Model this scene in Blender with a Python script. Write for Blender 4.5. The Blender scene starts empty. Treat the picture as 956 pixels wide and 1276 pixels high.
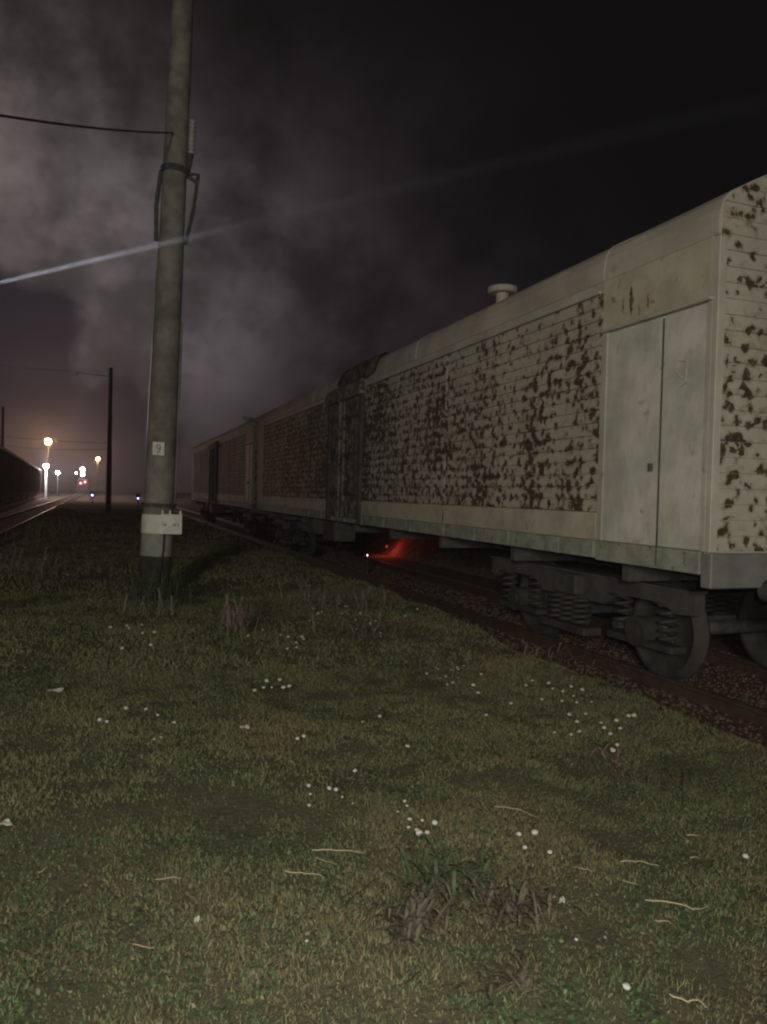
import bpy, bmesh, math, random
import numpy as np
from mathutils import Vector, Matrix, noise
R = math.radians
random.seed(7); rng = np.random.default_rng(7)
C = bpy.context.scene
col = C.collection
# ------------------------------------------------------------------ camera
FPX = 950.0; CX, CY = 478.0, 638.0
EYE = Vector((0, 0, 1.77))
cd = bpy.data.cameras.new('camera'); cam = bpy.data.objects.new('camera', cd); col.objects.link(cam)
cd.sensor_fit = 'HORIZONTAL'; cd.sensor_width = 36; cd.lens = 36*FPX/956
cd.clip_start = .05; cd.clip_end = 3000
CAMR = (Matrix.Rotation(R(-19.9), 3, 'Z') @ Matrix.Rotation(R(90-1.25), 3, 'X') @ Matrix.Rotation(R(1.5), 3, 'Z'))
cam.matrix_world = Matrix.Translation(EYE) @ CAMR.to_4x4()
C.camera = cam
# ------------------------------------------------------------------ exposure
C.view_settings.view_transform = 'Standard'; C.view_settings.look = 'None'
C.view_settings.exposure = 0; C.view_settings.gamma = 1
C.render.engine = 'CYCLES'
C.cycles.volume_bounces = 0
C.cycles.filter_width = 2.3

def ray(px, py):
    return (CAMR @ Vector(((px-CX)/FPX, -(py-CY)/FPX, -1))).normalized()
def on_z(px, py, z):
    d = ray(px, py); return EYE + d*((z-EYE.z)/d.z)
def on_y(px, py, y):
    d = ray(px, py); return EYE + d*((y-EYE.y)/d.y)
def on_x(px, py, x):
    d = ray(px, py); return EYE + d*((x-EYE.x)/d.x)

# ------------------------------------------------------------------ night sky with lit smoke
class NT:
    def __init__(s, tree): s.t = tree
    def n(s, typ, **kw):
        n = s.t.nodes.new(typ)
        for k, v in kw.items():
            if k.startswith('i_'):
                key = k[2:]; key = int(key) if key.isdigit() else key.replace('_', ' ')
                if isinstance(v, bpy.types.NodeSocket): s.t.links.new(v, n.inputs[key])
                else: n.inputs[key].default_value = v
            else: setattr(n, k, v)
        return n
    def math(s, op, a, b=None, c=None, clamp=False):
        n = s.t.nodes.new('ShaderNodeMath'); n.operation = op; n.use_clamp = clamp
        for i, v in enumerate((a, b, c)):
            if v is None: continue
            if isinstance(v, bpy.types.NodeSocket): s.t.links.new(v, n.inputs[i])
            else: n.inputs[i].default_value = v
        return n.outputs[0]
    def vmath(s, op, a, b=None, out=0):
        n = s.t.nodes.new('ShaderNodeVectorMath'); n.operation = op
        for i, v in enumerate((a, b)):
            if v is None: continue
            if isinstance(v, bpy.types.NodeSocket): s.t.links.new(v, n.inputs[i])
            else: n.inputs[i].default_value = v
        return n.outputs[out]
    def scale(s, vec, f):
        n = s.t.nodes.new('ShaderNodeVectorMath'); n.operation = 'SCALE'
        for k, v in (('Vector', vec), ('Scale', f)):
            if isinstance(v, bpy.types.NodeSocket): s.t.links.new(v, n.inputs[k])
            else: n.inputs[k].default_value = v
        return n.outputs[0]
    def noise(s, vec, scale, detail=4, rough=.55, dist=0, out='Fac'):
        n = s.n('ShaderNodeTexNoise', i_Scale=scale, i_Detail=detail, i_Roughness=rough, i_Distortion=dist)
        if vec is not None: s.t.links.new(vec, n.inputs['Vector'])
        return n.outputs[out]
    def step(s, v, a, b):
        n = s.t.nodes.new('ShaderNodeMapRange'); n.interpolation_type = 'SMOOTHSTEP'
        s.t.links.new(v, n.inputs[0]); n.inputs[1].default_value = a; n.inputs[2].default_value = b
        return n.outputs[0]
    def mix(s, f, a, b, blend='MIX'):
        n = s.t.nodes.new('ShaderNodeMix'); n.data_type = 'RGBA'; n.blend_type = blend
        for k, v in ((0, f), (6, a), (7, b)):
            if isinstance(v, bpy.types.NodeSocket): s.t.links.new(v, n.inputs[k])
            else: n.inputs[k].default_value = v if k == 0 else (tuple(v)+(1,) if len(v) == 3 else v)
        return n.outputs[2]
    def map(s, vec, sc=(1,1,1), loc=(0,0,0)):
        return s.n('ShaderNodeMapping', i_Vector=vec, i_Scale=sc, i_Location=loc).outputs[0]

W = bpy.data.worlds.new('World'); C.world = W; W.use_nodes = True
wt = W.node_tree; wt.nodes.clear(); g = NT(wt)
tc = g.n('ShaderNodeTexCoord').outputs['Generated']
warp = g.noise(tc, 3.2, 5, .52, out='Color')
wv = g.scale(g.vmath('SUBTRACT', warp, (.5, .5, .5)), .20)
wd = g.vmath('NORMALIZE', g.vmath('ADD', tc, wv))
def lobe(px, py, n, color):
    d = ray(px, py)
    dot = g.math('MAXIMUM', g.vmath('DOT_PRODUCT', wd, tuple(d), out=1), 0)
    return g.scale(g.n('ShaderNodeRGB').outputs[0] if False else tuple(color), g.math('POWER', dot, n))
lobes = [lobe(50, 265, 75, (.074, .063, .064)), lobe(165, 400, 95, (.100, .086, .094)),
         lobe(-50, 190, 70, (.045, .038, .033)), lobe(85, 560, 190, (.014, .012, .019)),
         lobe(330, 400, 42, (.022, .0185, .022)), lobe(520, 450, 60, (.007, .006, .007)),
         lobe(260, 280, 60, (.012, .010, .011))]
acc = lobes[0]
for l in lobes[1:]: acc = g.vmath('ADD', acc, l)
bil = g.noise(tc, 5.5, 7, .60, 0)
bilf = g.math('ADD', g.math('MULTIPLY', g.step(bil, .34, .66), 1.05), .30)
acc = g.scale(acc, bilf)
# dark smoke plume low on the left
def dk(px, py, n):
    d = ray(px, py); wv2 = g.vmath('NORMALIZE', g.vmath('ADD', tc, g.scale(g.vmath('SUBTRACT', g.noise(tc, 9, 5, .6, out='Color'), (.5,.5,.5)), .16)))
    return g.math('POWER', g.math('MAXIMUM', g.vmath('DOT_PRODUCT', wv2, tuple(d), out=1), 0), n)
pl = g.math('MAXIMUM', g.step(dk(5, 425, 200), .33, .55), g.step(dk(150, 530, 380), .30, .65))
acc = g.mix(g.math('MULTIPLY', pl, .88), acc, (.007, .0075, .018))
acc = g.vmath('ADD', acc, (.0019, .0016, .0022))
bg = g.n('ShaderNodeBackground', i_Color=acc, i_Strength=1.0)
g.t.links.new(bg.outputs[0], g.n('ShaderNodeOutputWorld').inputs[0])
W.cycles.sampling_method = 'MANUAL'; W.cycles.sample_map_resolution = 256

# ------------------------------------------------------------------ lamps
def lamp(name, typ, loc, energy, color, size=.1, aim=None, **kw):
    l = bpy.data.lights.new(name, typ); l.energy = energy; l.color = color
    if typ == 'SUN': l.angle = size
    else: l.shadow_soft_size = size
    for k, v in kw.items(): setattr(l, k, v)
    o = bpy.data.objects.new(name, l); o.location = loc; col.objects.link(o)
    if aim is not None: o.rotation_euler = (Vector(aim)-Vector(loc)).to_track_quat('-Z', 'Y').to_euler()
    return o
lamp('added_weak_sun', 'SUN', (0, 0, 50), .006, (.8, .85, 1), R(12), aim=(20, 30, 0))  # weak added sun lamp, no moon belongs to this sky
lamp('yard_lamp_light', 'POINT', (-5.5, -9.0, 4.0), 4100, (1, .92, .78), .9)
lamp('phone_light', 'SPOT', (.06, -.10, 1.90), 330, (1, .96, .85), .02, aim=EYE+ray(420, 760), spot_size=R(120), spot_blend=1.0)

# ------------------------------------------------------------------ materials
def mat(name, base, rough=.8, metal=0, var=.25, nscale=6, bump=.15, bscale=60, dirt=None, emit=None):
    m = bpy.data.materials.new(name); m.use_nodes = True; t = m.node_tree
    b = t.nodes['Principled BSDF']; g = NT(t)
    oc = g.n('ShaderNodeTexCoord').outputs['Object']
    if emit:
        b.inputs['Base Color'].default_value = tuple(base)+(1,)
        b.inputs['Emission Color'].default_value = tuple(emit[0])+(1,); b.inputs['Emission Strength'].default_value = emit[1]
        return m
    n1 = g.noise(oc, nscale, 5, .6)
    lo = tuple(c*(1-var) for c in base); hi = tuple(min(1, c*(1+var)) for c in base)
    c = g.mix(g.step(n1, .3, .7), lo, hi)
    if dirt: c = g.mix(g.step(g.noise(oc, nscale*2.3, 6, .7, .4), dirt[1], dirt[1]+.12), c, dirt[0])
    t.links.new(c, b.inputs['Base Color'])
    b.inputs['Roughness'].default_value = rough; b.inputs['Metallic'].default_value = metal
    bp = g.n('ShaderNodeBump', i_Strength=bump, i_Distance=.02, i_Height=g.noise(oc, bscale, 4, .6))
    t.links.new(bp.outputs[0], b.inputs['Normal'])
    return m

def peel_mat(name, base, spot_scale=11.0, amount=0.0, end=False):
    """old cream paint flaking off in blotches, rust and bare wood under it"""
    m = bpy.data.materials.new(name); m.use_nodes = True; t = m.node_tree
    b = t.nodes['Principled BSDF']; g = NT(t)
    oc = g.n('ShaderNodeTexCoord').outputs['Object']
    sx = g.n('ShaderNodeSeparateXYZ', i_Vector=oc)
    Y, Z = sx.outputs[1], sx.outputs[2]
    # more of the paint is gone towards the door in the middle and past it
    if end: big_w = .30
    else: big_w = .46
    if not end: dens = g.math('MULTIPLY', g.step(Y, 2.0, 12.0), .115)
    else: dens = g.math('ADD', 0.0, 0.0)
    up = g.math('MULTIPLY', g.step(Z, 3.0, 3.8), -.05)
    dens = g.math('ADD', g.math('ADD', dens, up), amount)
    big = g.noise(g.map(oc, (1, .8, .9)), 1.0, 3, .6)
    cl = g.math('MULTIPLY', g.math('SUBTRACT', big, .5), big_w)
    cols = g.noise(g.map(oc, (1, 1, .18)), 2.4, 2, .5)              # flakes come in upright runs
    cl = g.math('ADD', cl, g.math('MULTIPLY', g.math('SUBTRACT', cols, .5), .24))
    spot = g.noise(oc, spot_scale, 3.5, .62, .5)
    vor = g.n('ShaderNodeTexVoronoi', i_Vector=oc, i_Scale=spot_scale*1.15, i_Randomness=1.0).outputs['Distance']
    spot = g.math('ADD', spot, g.math('MULTIPLY', g.math('SUBTRACT', .42, vor), .42))
    s = g.math('ADD', g.math('ADD', spot, cl), dens)
    s = g.math('ADD', s, g.math('MULTIPLY', g.math('COSINE', g.math('MULTIPLY', g.math('SUBTRACT', Z, 1.665), 48.9)), .028))
    th = .60
    bare = g.step(s, th, th+.035)
    halo = g.step(s, th-.16, th+.02)
    fresh = g.step(g.noise(oc, 2.2, 3, .5), .42, .62)
    c0 = g.mix(g.step(g.noise(oc, 1.3, 5, .65), .3, .7), tuple(c*.84 for c in base), tuple(c*1.08 for c in base))
    c0 = g.mix(g.math('MULTIPLY', g.step(g.noise(g.map(oc, (1, 5, .5)), 1.2, 5, .6), .5, .75), .28), c0, (.34, .26, .17))
    c1 = g.mix(g.math('MULTIPLY', halo, g.math('ADD', .34, g.math('MULTIPLY', fresh, .35))), c0, (.19, .125, .072))
    rust = g.mix(g.step(g.noise(oc, 24, 4, .6), .35, .65), (.034, .023, .013), (.098, .064, .034))
    c = g.mix(bare, c1, rust)
    t.links.new(c, b.inputs['Base Color'])
    b.inputs['Roughness'].default_value = .75
    h = g.math('ADD', g.math('MULTIPLY', bare, -1.0), g.math('MULTIPLY', g.noise(oc, 40, 4, .6), .5))
    bp = g.n('ShaderNodeBump', i_Strength=.35, i_Distance=.008, i_Height=h)
    t.links.new(bp.outputs[0], b.inputs['Normal'])
    return m

CREAM = (.44, .415, .345)
M = dict(
    peel=peel_mat('peeling_cream_boards', CREAM, 9.5, .088), peel_far=peel_mat('badly_peeled_boards', CREAM, 11, .20),
    peel_end=peel_mat('peeling_cream_end_boards', CREAM, 8.0, .060, end=True),
    cream=mat('old_cream_paint', (.43, .41, .35), .7, var=.16, nscale=1.8, bump=.2, dirt=((.24, .18, .11), .60)),
    doorpaint=mat('grey_white_door_paint', (.53, .52, .46), .65, var=.2, nscale=1.8, bump=.5, bscale=7, dirt=((.34, .30, .23), .60)),
    cream2=mat('yellowed_cream_paint', (.45, .41, .32), .7, var=.18, nscale=2.5, bump=.2, dirt=((.20, .125, .06), .59)),
    roof=mat('roof_paint', (.42, .39, .325), .7, var=.2, nscale=1.2, bump=.1, dirt=((.12, .095, .07), .62)),
    skirt=mat('grey_green_solebar_paint', (.27, .29, .23), .7, var=.25, nscale=4, bump=.15, dirt=((.12, .10, .075), .56)),
    skirtdark=mat('dark_grey_end_paint', (.17, .175, .165), .7, var=.2, nscale=3),
    under=mat('grimy_underframe_iron', (.055, .056, .052), .75, var=.4, nscale=7, bump=.3, dirt=((.05, .03, .02), .55)),
    bogie=mat('dusty_grey_bogie_iron', (.036, .034, .031), .75, var=.35, nscale=7, bump=.3, dirt=((.05, .035, .025), .58)),
    black=mat('black_iron', (.02, .02, .02), .6, var=.3),
    rubber=mat('gap_rubber', (.012, .011, .011), .8),
    stain=mat('sooty_post_wood', (.05, .042, .034), .8, var=.5, nscale=4, bump=.3, dirt=((.26, .23, .18), .60)), leafp=mat('grimy_loading_door_paint', (.19, .17, .14), .8, var=.5, nscale=3.5, bump=.4, dirt=((.035, .027, .022), .47)),
    framep=mat('pale_grey_frame_paint', (.062, .058, .055), .75, var=.3, nscale=5, bump=.3, dirt=((.06, .045, .035), .58)),
    rail=mat('rail_side_rust', (.07, .045, .032), .7, metal=.3, var=.3, nscale=10),
    railtop=mat('worn_rail_head', (.24, .23, .22), .48, metal=.9, var=.2, nscale=10, bump=.05),
    sleeper=mat('oily_sleeper_wood', (.05, .036, .028), .85, var=.4, nscale=5),
    conc=mat('weathered_pole_concrete', (.18, .172, .148), .85, var=.38, nscale=3, bump=.35, bscale=45, dirt=((.11, .105, .085), .62)),
    white=mat('whitewash', (.26, .26, .23), .85, var=.15, nscale=6, bump=.3),
    sheet=mat('white_box_paint', (.62, .62, .55), .7, var=.12, nscale=9),
    ink=mat('black_number_paint', (.02, .02, .02), .7),
    cable=mat('dark_cable', (.02, .02, .02), .6),
    porcelain=mat('grey_porcelain', (.30, .30, .29), .35, var=.1),
    darkwagon=mat('dark_wagon_paint', (.009, .009, .010), .8, var=.3),
    stone=mat('ballast_stone', (.105, .066, .048), .9, var=.45, nscale=14),
    paleblock=mat('pale_block_concrete', (.30, .29, .25), .9, var=.3),
    petal=mat('white_petals', (.50, .49, .45), .8, var=.1, nscale=80),
    stem=mat('flower_stem', (.05, .075, .03), .8),
    straw=mat('bleached_straw', (.36, .32, .21), .8, var=.2),
    twig=mat('dark_twig', (.045, .034, .024), .85),
    dock=mat('reddish_dock_leaf', (.075, .062, .042), .7, var=.5, nscale=9),
    dockg=mat('dull_green_leaf', (.055, .075, .035), .7, var=.4, nscale=9),
    pink=mat('dry_pinkish_weed', (.17, .125, .10), .8, var=.3, nscale=20),
    palew=mat('pale_dry_weed', (.20, .19, .15), .8, var=.3, nscale=20),
    litter=mat('pale_litter', (.46, .44, .38), .8, var=.15),
    galv=mat('dull_galvanised_steel', (.30, .31, .31), .5, metal=.5, var=.15),
    house=mat('lamp_housing', (.10, .10, .10), .5),
    redlens=mat('red_signal_lens', (.5, .02, .01), emit=((1, .10, .03), .35)),
    bluelens=mat('blue_signal_lens', (.1, .1, .6), emit=((.22, .22, 1), 26)),
    orange=mat('sodium_lamp_glass', (1, .6, .3), emit=((1, .50, .22), 60)),
    whitel=mat('floodlight_glass', (1, 1, 1), emit=((1, .92, .95), 70)),
    redl=mat('tail_lamp_glass', (1, .2, .2), emit=((1, .12, .16), 22)),
    smallw=mat('inspection_lamp_glass', (1, 1, 1), emit=((1, .95, .9), 6)),
)
# leaf and grass material with colour carried by each blade
def grass_mat():
    m = bpy.data.materials.new('short_turf_blades'); m.use_nodes = True; t = m.node_tree; b = t.nodes['Principled BSDF']; g = NT(t)
    a = g.n('ShaderNodeAttribute', attribute_name='tint')
    t.links.new(a.outputs['Color'], b.inputs['Base Color']); b.inputs['Roughness'].default_value = .75
    b.inputs['Specular IOR Level'].default_value = .25
    return m
M['grass'] = grass_mat()

# ------------------------------------------------------------------ mesh helpers
def obj(name, bm, m, parent=None, smooth=False):
    me = bpy.data.meshes.new(name)
    bmesh.ops.recalc_face_normals(bm, faces=bm.faces)
    bm.to_mesh(me); bm.free(); me.materials.append(M[m] if isinstance(m, str) else m)
    if smooth:
        for p in me.polygons: p.use_smooth = True
    o = bpy.data.objects.new(name, me); col.objects.link(o)
    if parent: o.parent = parent
    return o
def tag(o, label, cat, group=None):
    o['label'] = label; o['category'] = cat
    if group: o['group'] = group
    return o
def thing(name, label, cat, loc=(0,0,0), rz=0, group=None):
    o = bpy.data.objects.new(name, None); col.objects.link(o); o.location = loc; o.rotation_euler = (0,0,rz)
    o.empty_display_size = .2
    return tag(o, label, cat, group)
def struct(o, kind='structure'): o['kind'] = kind; return o
def copy_tree(o, parent=None):
    c = o.copy(); col.objects.link(c); c.parent = parent
    for ch in [x for x in bpy.data.objects if x.parent == o]: copy_tree(ch, c)
    return c
def box(bm, x0, x1, y0, y1, z0, z1, bev=0):
    r = bmesh.ops.create_cube(bm, size=1)
    vs = r['verts']
    for v in vs: v.co = Vector(((x0+x1)/2+v.co.x*(x1-x0), (y0+y1)/2+v.co.y*(y1-y0), (z0+z1)/2+v.co.z*(z1-z0)))
    if bev:
        es = list({e for v in vs for e in v.link_edges})
        bmesh.ops.bevel(bm, geom=es, offset=bev, segments=1, affect='EDGES')
    return bm
def tube(bm, pts, r, n=8, r2=None, cap=True):
    pts = [Vector(p) for p in pts]; rings = []
    for i, p in enumerate(pts):
        d = (pts[min(i+1, len(pts)-1)]-pts[max(i-1, 0)]).normalized()
        a = d.orthogonal().normalized() if i == 0 else (a - d*a.dot(d)).normalized()
        b = d.cross(a)
        rr = r if r2 is None else r+(r2-r)*i/(len(pts)-1)
        if isinstance(r, (list, tuple)): rr = r[i]
        rings.append([bm.verts.new(p+(a*math.cos(2*math.pi*k/n)+b*math.sin(2*math.pi*k/n))*rr) for k in range(n)])
    for q0, q1 in zip(rings, rings[1:]):
        for k in range(n): bm.faces.new((q0[k], q0[(k+1) % n], q1[(k+1) % n], q1[k]))
    if cap: bm.faces.new(rings[0][::-1]); bm.faces.new(rings[-1])
    return bm
def sph(bm, c, r, s=(1,1,1), n=12):
    q = bmesh.ops.create_uvsphere(bm, u_segments=n, v_segments=max(6, n//2), radius=r)
    for v in q['verts']: v.co = Vector((v.co.x*s[0], v.co.y*s[1], v.co.z*s[2]))+Vector(c)
    return bm
def extrude_y(bm, prof, ys, closed=True):
    """prof: (x, z) points; drawn along y"""
    rings = [[bm.verts.new((x, y, z)) for x, z in prof] for y in ys]
    n = len(prof)
    for a, b in zip(rings, rings[1:]):
        for k in range(n if closed else n-1): bm.faces.new((a[k], a[(k+1) % n], b[(k+1) % n], b[k]))
    if closed: bm.faces.new(rings[0][::-1]); bm.faces.new(rings[-1])
    return bm
def B(): return bmesh.new()

# ------------------------------------------------------------------ ground
def sst(t): t = np.clip(t, 0, 1); return t*t*(3-2*t)
RX = 5.36                      # near rail of the wagons' track
def gh(x, y):
    x = np.asarray(x, float); y = np.asarray(y, float)
    le = -2.15-.028*np.clip(y-18, -10, 60)
    top = .14+.05*np.sin(x*.9+y*.31)+.035*np.sin(y*.77+1.3-x*.4)+.012*np.sin(x*5.1+y*3.7)+.012*np.sin(x*2.9-y*4.3)
    z = top
    z = z+(-.28-z)*sst((le-x+.25*np.sin(y*.8))/1.1)
    z = z+(-.15-z)*sst((x-4.25+.06*np.sin(y*1.9))/.5)
    far = sst((y-70)/60)
    z = z*(1-far)+(-.24)*far
    out = sst((x-9)/3); z = z*(1-out)+(-.15)*out
    return z
def gz(x, y): return float(gh(x, y))
def on_ground(px, py):
    z = .1
    for _ in range(6):
        p = on_z(px, py, z); z = .5*z+.5*gz(p.x, p.y)
    p = on_z(px, py, z); return Vector((p.x, p.y, gz(p.x, p.y)))
xs = np.unique(np.concatenate([np.linspace(-400, -30, 14), np.linspace(-30, -6, 13), np.arange(-6, 10, .2), np.linspace(10, 40, 12), np.linspace(40, 400, 12)]))
ys = np.unique(np.concatenate([np.linspace(-300, -10, 8), np.linspace(-10, 0, 8), np.arange(0, 26, .2), np.arange(26, 80, .8), np.linspace(80, 160, 20), np.linspace(160, 600, 14)]))
X, Y = np.meshgrid(xs, ys, indexing='ij'); Z = gh(X, Y)
me = bpy.data.meshes.new('ground')
nx, ny = len(xs), len(ys)
me.from_pydata(np.stack([X, Y, Z], -1).reshape(-1, 3).tolist(), [], [(i*ny+j, (i+1)*ny+j, (i+1)*ny+j+1, i*ny+j+1) for i in range(nx-1) for j in range(ny-1)])
for p in me.polygons: p.use_smooth = True
def ground_mat():
    m = bpy.data.materials.new('turf_and_track_dirt'); m.use_nodes = True; t = m.node_tree; b = t.nodes['Principled BSDF']; g = NT(t)
    oc = g.n('ShaderNodeTexCoord').outputs['Object']; sx = g.n('ShaderNodeSeparateXYZ', i_Vector=oc)
    n1 = g.noise(oc, .9, 5, .6); n2 = g.noise(oc, 14, 6, .7)
    turf = g.mix(g.step(n1, .38, .62), (.110, .122, .058), (.155, .130, .076))
    turf = g.mix(g.step(n2, .38, .68), g.mix(.5, turf, (.05, .048, .028)), turf)
    dirt = g.mix(g.step(g.noise(oc, 9, 6, .7), .35, .65), (.045, .028, .020), (.115, .072, .052))
    xj = g.math('ADD', sx.outputs[0], g.math('MULTIPLY', g.math('SUBTRACT', g.noise(oc, 2.5, 5, .65), .5), 1.1))
    right = g.step(xj, 4.2, 4.55)
    xl = g.math('ADD', xj, g.math('MULTIPLY', sx.outputs[1], .028))
    left = g.math('SUBTRACT', 1.0, g.step(xl, -2.3, -1.7))
    c = g.mix(g.math('MAXIMUM', right, left), turf, dirt)
    dimmed_ground = g.mix(g.step(g.noise(oc, 6, 5, .7), .35, .65), (.010, .009, .009), (.026, .022, .020))  # ground colour painted near black far off and at left, for lack of light
    c = g.mix(g.math('MAXIMUM', g.step(sx.outputs[1], 45, 62), left), c, dimmed_ground)
    t.links.new(c, b.inputs['Base Color']); b.inputs['Roughness'].default_value = .95
    bp = g.n('ShaderNodeBump', i_Strength=.8, i_Distance=.03, i_Height=g.noise(oc, 30, 6, .7))
    t.links.new(bp.outputs[0], b.inputs['Normal']); return m
me.materials.append(ground_mat())
go = bpy.data.objects.new('ground', me); col.objects.link(go); struct(go)

# ------------------------------------------------------------------ railway track (rails and sleepers)
def railway(name, cx, y0, y1, ang=0, label='', sleepers=True, stepy=.6, piv=0):
    t = thing(name, label, 'railway track', (cx, piv, 0), R(ang)); struct(t)
    prof = [(-.065, -.18), (.065, -.18), (.065, -.165), (.012, -.14), (.012, -.045), (.036, -.03), (.036, -.004), (-.036, -.004), (-.036, -.03), (-.012, -.045), (-.012, -.14), (-.065, -.165)]
    for s in (-1, 1):
        o = obj('rail', extrude_y(B(), [(s*.76+x, z) for x, z in prof], (y0, y1)), 'rail', t)
        bm = B(); box(bm, s*.76-.032, s*.76+.032, y0, y1, -.004, .0); obj('rail_head', bm, 'railtop', o)
    if sleepers:
        bm = B(); y = y0+.3
        while y < y1:
            box(bm, -1.35, 1.35, y-.12, y+.12, -.30, -.182); y += stepy
        o = obj('sleepers', bm, 'sleeper', t); struct(o, 'stuff')
    return t
railway('railway_track', RX+.76, -20, 240, 0, 'track under the cream wagons, edge grown with brown litter')
railway('railway_track', -4.0, 8, 260, .9, 'empty track at the far left whose rail heads catch the distant lamps', piv=0)
railway('railway_track', -7.4+.0, 0, 240, 2.5, 'track under the row of dark wagons at the far left', piv=40-8)

# ballast
def stones(name, n, fx, fy, s0, s1, m):
    V, F = [], []
    for i in range(n):
        x, y = fx(), fy(); z = gz(x, y); s = random.uniform(s0, s1); a = random.random()*6.28
        base = len(V)
        for k in range(4):
            aa = a+k*1.57+random.uniform(-.3, .3); V.append((x+math.cos(aa)*s, y+math.sin(aa)*s*random.uniform(.7, 1), z-.01))
        for k in range(3):
            aa = a+.6+k*2.09+random.uniform(-.3, .3); V.append((x+math.cos(aa)*s*.6, y+math.sin(aa)*s*.5, z+s*random.uniform(.5, .9)))
        b = base; F += [(b, b+1, b+4), (b+1, b+2, b+5), (b+2, b+3, b+6), (b+3, b, b+4), (b+1, b+5, b+4), (b+2, b+6, b+5), (b+3, b+4, b+6), (b+4, b+5, b+6)]
    me = bpy.data.meshes.new(name); me.from_pydata(V, [], F); me.materials.append(M[m])
    o = bpy.data.objects.new(name, me); col.objects.link(o); struct(o, 'stuff'); return o
tag(stones('ballast', 22000, lambda: random.uniform(4.5, 7.6), lambda: 2.5+32*random.random()**1.5, .008, .028, 'stone'), 'dark brown ballast stones along and under the wagons', 'ballast')
tag(stones('rubble', 2600, lambda: random.uniform(-5.6, -2.5), lambda: 12+45*random.random(), .02, .06, 'stone'), 'dark stones beside the empty track on the left', 'rubble')

# ------------------------------------------------------------------ turf
def make_grass():
    Vs, Cs = [], []; blades = []
    def zone(n, xa, xb, ya, yb, h, w):
        x = rng.uniform(xa, xb, n); y = rng.uniform(ya, yb, n)
        return x, y, np.full(n, h), np.full(n, w)
    z = [zone(190000, -1.3, 4.4, 1.7, 4.0, .015, .0017), zone(150000, -1.8, 4.6, 4.0, 7.0, .020, .0027), zone(90000, -2.4, 4.6, 7.0, 13, .030, .0048),
         zone(45000, -2.9, 4.55, 13, 26, .045, .010), zone(15000, -3.3, 4.5, 26, 60, .07, .025)]
    x, y, h, w = [np.concatenate(a) for a in zip(*z)]
    patch = np.array([noise.noise(Vector((a*.9, b*.9, 3))) for a, b in zip(x, y)])
    patch2 = np.array([noise.noise(Vector((a*4.2, b*4.2, 8))) for a, b in zip(x, y)])
    keep = rng.random(len(x)) < np.clip(.72+patch*.8+patch2*.8, .22, 1)
    keep &= ~((x > 4.2) & (rng.random(len(x)) < (x-4.2)*2.4))
    x, y, h, w, patch, patch2 = [a[keep] for a in (x, y, h, w, patch, patch2)]
    n = len(x); zz = gh(x, y)
    h = h*rng.uniform(.3, 1.3, n)*(1+patch*.5+.9*np.clip(patch2, -.6, 1)); big = rng.random(n) < .035; h = np.where(big, h*2.0, h)
    a = rng.uniform(0, 6.283, n); lean = rng.uniform(.2, 1.6, n)*h; la = rng.uniform(0, 6.283, n)
    dx, dy = np.cos(a)*w, np.sin(a)*w
    P = np.zeros((n, 5, 3))
    P[:, 0] = np.stack([x-dx, y-dy, zz-.004], -1); P[:, 1] = np.stack([x+dx, y+dy, zz-.004], -1)
    mx, my = x+np.cos(la)*lean*.35, y+np.sin(la)*lean*.35
    P[:, 2] = np.stack([mx+dx*.8, my+dy*.8, zz+h*.6], -1); P[:, 3] = np.stack([mx-dx*.8, my-dy*.8, zz+h*.6], -1)
    P[:, 4] = np.stack([x+np.cos(la)*lean, y+np.sin(la)*lean, zz+h], -1)
    V = P.reshape(-1, 3); base = np.arange(n)*5
    quads = np.stack([base, base+1, base+2, base+3], -1); tris = np.stack([base+3, base+2, base+4], -1)
    me = bpy.data.meshes.new('grass')
    me.vertices.add(len(V)); me.vertices.foreach_set('co', V.ravel())
    me.loops.add(n*7); me.polygons.add(n*2)
    li = np.concatenate([quads, tris], 1).ravel(); me.loops.foreach_set('vertex_index', li.astype(np.int32))
    ls = np.stack([np.arange(n)*7, np.arange(n)*7+4], -1).ravel(); me.polygons.foreach_set('loop_start', ls.astype(np.int32))
    me.update(calc_edges=True)
    g1 = np.array([.130, .155, .068]); g2 = np.array([.205, .185, .098]); g3 = np.array([.20, .15, .10]); dk = np.array([.085, .115, .055])
    t = np.clip(.5+patch*1.1+rng.normal(0, .22, n), 0, 1)[:, None]
    c = g1*(1-t)+g2*t
    r = rng.random(n); brown = (r < .10+.25*np.clip(patch2, 0, 1)); c[brown] = g3*rng.uniform(.5, 1.3, (brown.sum(), 1))
    c[(r > .82)] = dk
    c *= rng.uniform(.7, 1.3, (n, 1))
    ca = me.color_attributes.new('tint', 'FLOAT_COLOR', 'POINT')
    full = np.ones((n, 5, 4)); full[:, :, :3] = c[:, None, :]
    ca.data.foreach_set('color', full.ravel().astype(np.float32))
    me.materials.append(M['grass'])
    o = bpy.data.objects.new('grass', me); col.objects.link(o); struct(o, 'stuff')
    tag(o, 'short worn green and brown turf on the strip between the tracks', 'grass')
make_grass()
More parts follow.
